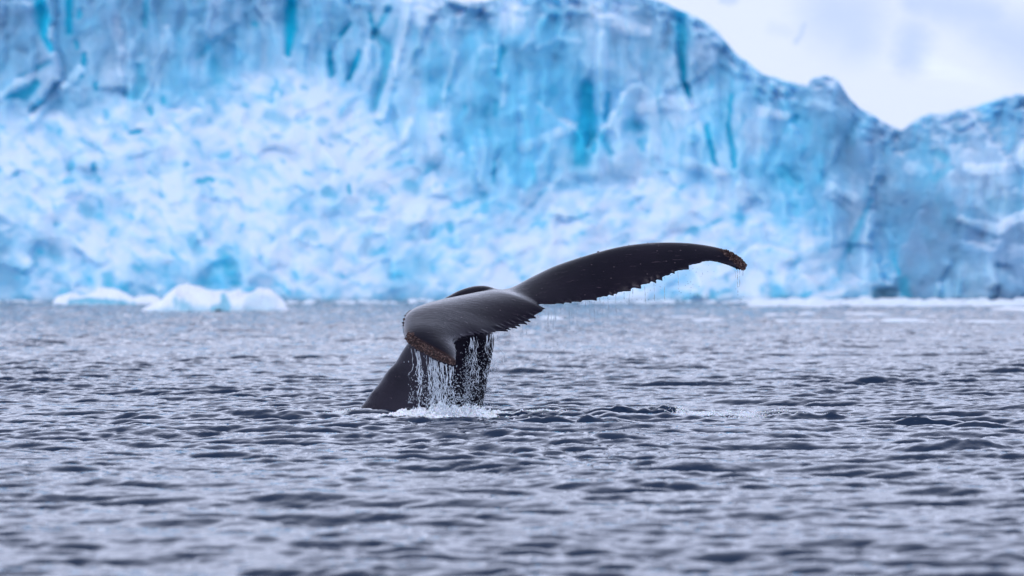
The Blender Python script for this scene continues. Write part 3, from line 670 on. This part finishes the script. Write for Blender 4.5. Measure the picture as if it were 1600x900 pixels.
# relax the skin where the tail stock flows into the flukes
nV = len(me2.vertices); co = np.zeros(nV * 3); me2.vertices.foreach_get('co', co); co = co.reshape(-1, 3)
ed = np.zeros(len(me2.edges) * 2, np.int64); me2.edges.foreach_get('vertices', ed); ed = ed.reshape(-1, 2)
deg = np.bincount(ed.ravel(), minlength=nV)[:, None]
wgt = np.zeros(nV)
for (a, b_, d_, r_) in [(775, 464, 45.35, .16), (800, 462, 45.3, .34), (825, 462, 45.2, .25)]:
    wgt = np.maximum(wgt, np.exp(-(np.linalg.norm(co - P(a, b_, d_), axis=1) / r_) ** 2))
wgt = wgt[:, None]
for _ in range(130):
    s_ = np.zeros_like(co)
    for k in range(3): s_[:, k] = np.bincount(ed[:, 0], co[ed[:, 1], k], nV) + np.bincount(ed[:, 1], co[ed[:, 0], k], nV)
    co = co + wgt * .6 * (s_ / deg - co)
me2.vertices.foreach_set('co', co.ravel()); me2.update()
me2.polygons.foreach_set('use_smooth', np.ones(len(me2.polygons), bool))
# crusted band along the leading edge near both tips
LEt = [LE[(sl > 0.0) & (sl < 3.6)], LE[sl > 17.6]]
crust = np.zeros(nV)
for L_ in LEt:
    for p_ in L_[::3]: crust = np.maximum(crust, 1 - smooth(.075, .115, np.linalg.norm(co - p_, axis=1)))
attr(me2, 'crust', crust)
WH_LOC = np.array(P(660, 640, 45.8)); co2 = co - WH_LOC; me2.vertices.foreach_set('co', co2.ravel().astype(np.float32)); me2.update()
whale = link('humpback_whale', me2); whale.location = WH_LOC
tag(whale, 'diving humpback whale with dark purplish tail flukes lifted over the sea and water pouring off', 'whale')

m, t, b = mat('wet_skin', (.02, .017, .022), 0.3, 1.33)
g = N(t, 'ShaderNodeNewGeometry'); mp1 = N(t, 'ShaderNodeMapping'); mp1.inputs['Rotation'].default_value = (0, .5, .6); mp1.inputs['Scale'].default_value = (2.2, 11, 11)
n1 = N(t, 'ShaderNodeTexNoise', Scale=2.6, Detail=7.0, Roughness=.6, Distortion=.4); n2 = N(t, 'ShaderNodeTexNoise', Scale=1.7, Detail=4.0); n3 = N(t, 'ShaderNodeTexNoise', Scale=34.0, Detail=3.0)
t.links.new(g.outputs['Position'], mp1.inputs[0]); t.links.new(mp1.outputs[0], n1.inputs['Vector']); t.links.new(g.outputs['Position'], n2.inputs['Vector']); t.links.new(g.outputs['Position'], n3.inputs['Vector'])
cr = N(t, 'ShaderNodeValToRGB'); e = cr.color_ramp.elements; e[0].position = .35; e[0].color = (.003, .003, .007, 1); e[1].position = .65; e[1].color = (.008, .006, .012, 1)
t.links.new(n2.outputs['Fac'], cr.inputs[0])
# pale scratches and reddish algae film
sc1 = N(t, 'ShaderNodeMapRange'); sc1.inputs[1].default_value = .62; sc1.inputs[2].default_value = .74; sc1.inputs[4].default_value = .55; t.links.new(n1.outputs['Fac'], sc1.inputs[0])
mA = N(t, 'ShaderNodeMix', data_type='RGBA'); mA.inputs[7].default_value = (.10, .07, .085, 1); t.links.new(sc1.outputs[0], mA.inputs[0]); t.links.new(cr.outputs[0], mA.inputs[6])
vo = N(t, 'ShaderNodeTexVoronoi', Scale=7.0); t.links.new(g.outputs['Position'], vo.inputs['Vector'])
vr = N(t, 'ShaderNodeMapRange'); vr.inputs[1].default_value = .085; vr.inputs[2].default_value = .055; vr.inputs[4].default_value = .5; t.links.new(vo.outputs['Distance'], vr.inputs[0])
mB = N(t, 'ShaderNodeMix', data_type='RGBA'); mB.inputs[7].default_value = (.12, .09, .10, 1); t.links.new(vr.outputs[0], mB.inputs[0]); t.links.new(mA.outputs[2], mB.inputs[6])
at = N(t, 'ShaderNodeAttribute', attribute_name='crust'); mC = N(t, 'ShaderNodeMix', data_type='RGBA'); mC.inputs[7].default_value = (.022, .011, .010, 1)
t.links.new(at.outputs['Fac'], mC.inputs[0]); t.links.new(mB.outputs[2], mC.inputs[6]); t.links.new(mC.outputs[2], b.inputs['Base Color'])
rr_ = N(t, 'ShaderNodeMapRange'); rr_.inputs[3].default_value = .08; rr_.inputs[4].default_value = .26; b.inputs['Specular IOR Level'].default_value = .38; b.inputs['Specular Tint'].default_value = (.84, .80, 1, 1); t.links.new(n1.outputs['Fac'], rr_.inputs[0]); t.links.new(rr_.outputs[0], b.inputs['Roughness'])
bp = N(t, 'ShaderNodeBump', Strength=.35, Distance=.01); t.links.new(n1.outputs['Fac'], bp.inputs['Height'])
bp2 = N(t, 'ShaderNodeBump', Strength=.12, Distance=.004); t.links.new(n3.outputs['Fac'], bp2.inputs['Height']); t.links.new(bp.outputs[0], bp2.inputs['Normal']); t.links.new(bp2.outputs[0], b.inputs['Normal'])
me2.materials.append(m)

# barnacles: crusts of small cones on the leading edges, plus single ones on the margin
mb1, t, b = mat('barnacle_brown', (.10, .04, .025), .75)
no = N(t, 'ShaderNodeTexNoise', Scale=45.0, Detail=2.0); g = N(t, 'ShaderNodeNewGeometry'); t.links.new(g.outputs['Position'], no.inputs['Vector'])
cr = N(t, 'ShaderNodeValToRGB'); e = cr.color_ramp.elements; e[0].position = .35; e[0].color = (.010, .006, .007, 1); e[1].position = .72; e[1].color = (.22, .15, .13, 1)
e2 = cr.color_ramp.elements.new(.55); e2.color = (.045, .017, .015, 1); t.links.new(no.outputs['Fac'], cr.inputs[0]); t.links.new(cr.outputs[0], b.inputs['Base Color'])
def barnacles(name, L_, n, seed, label, spread=.11, r0=.008, r1=.02):
    rg = np.random.default_rng(seed); i = rg.integers(0, len(L_), n); base = L_[i]
    an = rg.uniform(0, 2 * np.pi, (n, 3)); dv = rg.normal(size=(n, 3)); dv[:, 1] = -np.abs(dv[:, 1]); dv /= np.linalg.norm(dv, axis=1, keepdims=True)
    tgt = base + dv * spread
    # snap to the skin
    from mathutils.kdtree import KDTree
    pos = []
    for p_ in tgt:
        loc, idx_, _ = kd.find(Vector(p_)); pos.append(np.array(loc))
    pos = np.array(pos)
    r_ = rg.uniform(r0, r1, n)
    me_ = scatter_mesh(name, pos - WH_LOC, r_, ICO1, np.stack([rg.uniform(.8, 1.3, n), rg.uniform(.8, 1.3, n), rg.uniform(.7, 1.1, n)], 1), .18, seed)
    me_.polygons.foreach_set('use_smooth', np.zeros(len(me_.polygons), bool)); me_.materials.append(mb1)
    o = link(name, me_, whale); o['label'] = label
    return o
from mathutils.kdtree import KDTree
kd = KDTree(nV)
for i_, p_ in enumerate(co): kd.insert(p_, i_)
kd.balance()
barnacles('barnacle_crust', LE[(sl > 0.15) & (sl < 3.4)] + np.array([0, -.05, -.03]), 900, 5, 'rusty brown barnacle crust on the near fluke tip')
barnacles('barnacle_crust', LE[sl > 18.0], 260, 6, 'brown barnacle crust on the far fluke tip', r0=.007, r1=.016)
rgb_ = np.random.default_rng(77)
for L_, n_, r_a, r_b in [(LE[(sl > 4.1) & (sl < 5.2)] + np.array([0, -.02, .03]), 9, .009, .015), (P(935, 393, 45.65)[None] + np.array([[0, 0, .01]]), 1, .016, .02), (LE[(sl > 12.3) & (sl < 15.5)] + np.array([0, 0, .03]), 4, .006, .009)]:
    for k in range(n_):
        i_ = rgb_.integers(0, len(L_)); barnacles('barnacle', L_[i_:i_ + 1], 1, int(rgb_.integers(1, 9999)), 'small dark barnacle on the upper rim of the flukes', .02, r_a, r_b)

# ------------------------------------------------------------------ falling water
wm, t, b = mat('aerated_water', (.72, .80, .88), .15, 1.333); b.inputs['Transmission Weight'].default_value = .35
dm, t, b = mat('clear_drop', (.30, .40, .48), .05, 1.333); b.inputs['Transmission Weight'].default_value = .45
rg = np.random.default_rng(31)
def te_at(px_, which):
    lo, hi = (3, 9) if which == 'L' else (9.3, 19.8)
    m_ = (sl > lo) & (sl < hi); i = np.argmin(np.abs(np.where(m_, PXT, 1e9) - px_)); return TE2[i]
def tube_mesh(paths):
    VV, QQ, off = [], [], 0
    a = np.linspace(0, 2 * np.pi, 6, endpoint=False)
    for pts, rad in paths:
        n = len(pts); r = np.asarray(rad)[:, None]
        vv = np.stack([pts[:, None, 0] + r * np.cos(a), pts[:, None, 1] + r * np.sin(a), np.broadcast_to(pts[:, None, 2], (n, 6))], -1)
        VV.append(vv.reshape(-1, 3)); QQ.append(grid_quads(n, 6, closed=True) + off); off += n * 6
    return np.concatenate(VV), np.concatenate(QQ)
def rivulet(p0, zend, r0, drift=(0, 0), wob=.015, seed=0):
    n = max(12, int((p0[2] - zend) / .012)); z = np.linspace(p0[2], zend, n); u = (p0[2] - z)
    x = p0[0] + drift[0] * u + wob * fbm(u * 5 + seed, u * 0 + seed * 1.7, 3, seed) * np.minimum(1, u * 4)
    y = p0[1] + drift[1] * u + wob * fbm(u * 5 - seed, u * 0 + seed * 2.7, 3, seed + 1)
    bead = np.clip(.55 + .9 * fbm(u * 14 + seed, u * 0 + seed, 3, seed + 2), 0, 1.6)
    br = np.where(fbm(u * 3.5 + seed * 3, u * 0, 2, seed + 4) + .35 - .75 * u > 0, 1, .0) if r0 < .006 else np.where(bead > .22, 1, .15)
    return np.stack([x, y, z], 1), r0 * bead * br + 1e-4
paths = []
LEb = LE[(sl > .1) & (sl < 2.75)]
# thick strings from the barnacled tip
for i in range(46):
    p0 = LEb[rg.integers(0, len(LEb))].copy() + np.array([rg.normal(0, .015), rg.uniform(-.02, .05), -.045])
    paths.append(rivulet(p0, rg.uniform(.0, .25) if rg.random() < .75 else p0[2] - rg.uniform(.1, .5), rg.uniform(.0028, .0075), (rg.normal(.04, .05), 0), .05, 100 + i))
# strings from the serrated rear edge of the near fluke
for px_ in [704, 708, 712, 727, 730, 742, 745, 755, 758, 768, 771, 775]:
    p0 = te_at(px_ + rg.normal(0, 1), 'L') + np.array([0, rg.uniform(-.01, .02), -.02])
    paths.append(rivulet(p0, rg.uniform(.0, .5), rg.uniform(.003, .0065), (rg.normal(.05, .07), .05), .08, 300 + int(px_)))
for px_ in rg.uniform(700, 782, 6):
    p0 = te_at(px_, 'L') + np.array([0, 0, -.02]); paths.append(rivulet(p0, p0[2] - rg.uniform(.08, .4), rg.uniform(.004, .008), (0, 0), .02, 340 + int(px_)))
V_, Q_ = tube_mesh(paths)
drops = []; rads = []
for i in range(3000):            # the loosening curtain under the near fluke
    k = rg.random()
    if k < .45: p0 = LEb[rg.integers(0, len(LEb))]; x = p0[0] + rg.normal(0.03, .07); y = p0[1] + rg.uniform(-.1, .5)
    else: p0 = te_at(rg.uniform(704, 783), 'L'); x = p0[0] + rg.normal(0, .03) - .03; y = p0[1] + rg.uniform(-.2, .9)
    u = rg.random() ** .55; z = p0[2] * (1 - u) + .02 * u; x += u * abs(rg.normal(0, .09)) * (1 if k < .45 else -.3)
    if z > p0[2] - .05: continue
    drops.append((x, y, z)); rads.append(rg.uniform(.002, .0058) if k < .45 else rg.uniform(.0018, .0045))
for i in range(520):             # stray spray over the water below the stock
    x, y = (rg.uniform(635, 720) - 800) / F * 44.2, rg.uniform(43.8, 45.2); drops.append((x, y, abs(rg.normal(0, .16)) + .02)); rads.append(rg.uniform(.002, .006))
n = len(drops); me = scatter_mesh('d', drops, rads, ICO1, np.stack([np.ones(n), np.ones(n), rg.uniform(.8, 2.2, n)], 1), .1, 3)
dv_ = np.zeros(len(me.vertices) * 3); me.vertices.foreach_get('co', dv_); dq = np.zeros(len(me.polygons) * 3, np.int64); me.polygons.foreach_get('vertices', dq)
me_a = mesh_np('falling_water', V_, Q_); me_a.materials.append(wm)
o = link('falling_water', me_a); tag(o, 'strings of white water pouring from the near fluke in front of the tail stock', 'falling water', kind='stuff')
me.materials.append(wm); me.name = 'water_drops'
o = link('water_drops', me); tag(o, 'dense spray of white drops falling under the near fluke', 'water drops', kind='stuff')

# thin drips under the long far fluke
paths = []; drops = []; rads = []
for px_ in [852, 858, 866, 874, 876, 884, 893, 903, 915, 928, 937, 950, 975, 990, 1008, 1040, 855, 862, 870, 880, 889, 898, 909, 921, 944, 963, 982, 1022, 1060]:
    p0 = te_at(px_, 'R') + np.array([0, 0, -.01]); ln = rg.uniform(.05, .34)
    paths.append(rivulet(p0, p0[2] - ln, rg.uniform(.0032, .005), (rg.normal(0, .04), 0), .015, 500 + int(px_)))
    for k in range(rg.integers(14, 40)):
        u = ln + rg.random() ** 1.2 * (p0[2] - ln) * .95
        drops.append((p0[0] + rg.normal(0, .015 + .03 * u), p0[1] + rg.normal(0, .05), p0[2] - u)); rads.append(rg.uniform(.0028, .0066))
for j, px_ in enumerate([1148, 1152, 1156, 1161]):
    p0 = P(px_, 419, 45.36); paths.append(rivulet(p0, p0[2] - [.12, .3, .22, .1][j], .004, ([.12, .04, -.03, 0][j], 0), .012, 560 + j))
for k in range(120):
    u = .2 + rg.random() * 1.5; drops.append((P(1157, 419, 45.36)[0] + .03 * u + rg.normal(0, .02 + .02 * u), 45.36 + rg.normal(0, .04), P(1157, 419, 45.36)[2] - u)); rads.append(rg.uniform(.002, .005))
for k in range(900):
    p0 = te_at(rg.uniform(850, 1120), 'R'); u = rg.random() ** .8 * p0[2]; drops.append((p0[0] + rg.normal(0, .03), p0[1] + rg.normal(0, .12), p0[2] - u * .98)); rads.append(rg.uniform(.002, .0055))
for k in range(420):
    p0 = te_at(rg.uniform(784, 852), 'L'); u = rg.random() ** .8 * p0[2]; drops.append((p0[0] + rg.normal(0, .03), p0[1] + rg.normal(0, .12), p0[2] - u * .98)); rads.append(rg.uniform(.002, .005))
for px_ in [790, 797, 800, 810, 815, 823]:
    p0 = te_at(px_, 'L') + np.array([0, 0, -.01]); paths.append(rivulet(p0, p0[2] - rg.uniform(.06, .3), .003, (0, 0), .012, 590 + px_))
V_, Q_ = tube_mesh(paths); me_b = mesh_np('drips', V_, Q_); me_b.materials.append(dm)
o = link('drips', me_b); tag(o, 'thin clear drips hanging from the serrated edge of the far fluke', 'drips', kind='stuff')
me = scatter_mesh('falling_drops', drops, rads, ICO1, None, .05, 5); me.materials.append(dm)
o = link('falling_drops', me); tag(o, 'sparse clear drops falling below the long far fluke', 'water drops', kind='stuff')

# ------------------------------------------------------------------ foam and splashes
fm, t, b = mat('foam', (.90, .93, .96), .5, 1.333); b.inputs['Subsurface Weight'].default_value = .4; b.inputs['Subsurface Radius'].default_value = (.02, .03, .04)
def sea_z(x, y):
    _, _, z = sea_disp(np.atleast_1d(np.asarray(x, float)), np.atleast_1d(np.asarray(y, float)), np.full(np.size(x), .1)); return z
pos = []; rad = []
def puff(px, py, hx, hy, hz, n, r0, r1):
    bx, by = sea_point(px, py); x = bx + rg.normal(0, hx * .6, n); y = by + rg.normal(0, hy * .6, n)
    env = np.exp(-((x - bx) / hx) ** 2); lump = np.clip(.55 + .9 * fbm(x * 9, y * 6, 3, 91), .1, 1.5)
    z = sea_z(x, y) + rg.random(n) ** 1.3 * hz * env * lump
    pos.append(np.stack([x, y, z], 1)); rad.append(rg.uniform(r0, r1, n) * (1 - .5 * (z - sea_z(x, y)) / hz))
puff(655, 656, .28, .2, .11, 3000, .006, .024); puff(692, 656, .34, .22, .17, 5500, .006, .026); puff(735, 656, .26, .2, .14, 3600, .006, .022); puff(690, 661, .5, .12, .06, 1800, .006, .018); puff(700, 657, .5, .2, .05, 1500, .005, .016)
puff(600, 657, .25, .15, .035, 500, .004, .012); puff(530, 650, .22, .2, .03, 350, .004, .010)
puff(790, 652, .25, .15, .05, 300, .003, .009); puff(850, 648, .4, .15, .03, 300, .003, .007)
puff(1062, 650, .06, .1, .13, 260, .004, .011); puff(1078, 654, .16, .08, .03, 500, .005, .012); puff(1180, 652, .4, .2, .04, 900, .003, .009); puff(840, 655, .22, .1, .03, 500, .004, .010); puff(775, 657, .1, .1, .05, 220, .004, .010); puff(1085, 651, .18, .10, .04, 900, .004, .011); puff(1100, 648, .35, .25, .06, 1300, .003, .009); puff(1145, 648, .45, .25, .07, 1500, .003, .009)
puff(1185, 650, .25, .2, .05, 300, .003, .008); puff(1222, 650, .1, .12, .07, 120, .003, .008); puff(1305, 650, .12, .1, .04, 90, .003, .007); puff(1326, 650, .05, .1, .07, 40, .003, .006)
for px_, py_ in [(870, 645), (920, 645), (960, 642), (1000, 640), (830, 648), (1030, 642)]: puff(px_, py_, .35, .5, .06, 220, .002, .005)
pos = np.concatenate(pos); rad = np.concatenate(rad)
me = scatter_mesh('foam', pos, rad, ICO1, None, .12, 7); me.materials.append(fm)
o = link('splash_foam', me); tag(o, 'white foam and splashes where the tail water hits the sea', 'foam', kind='stuff')
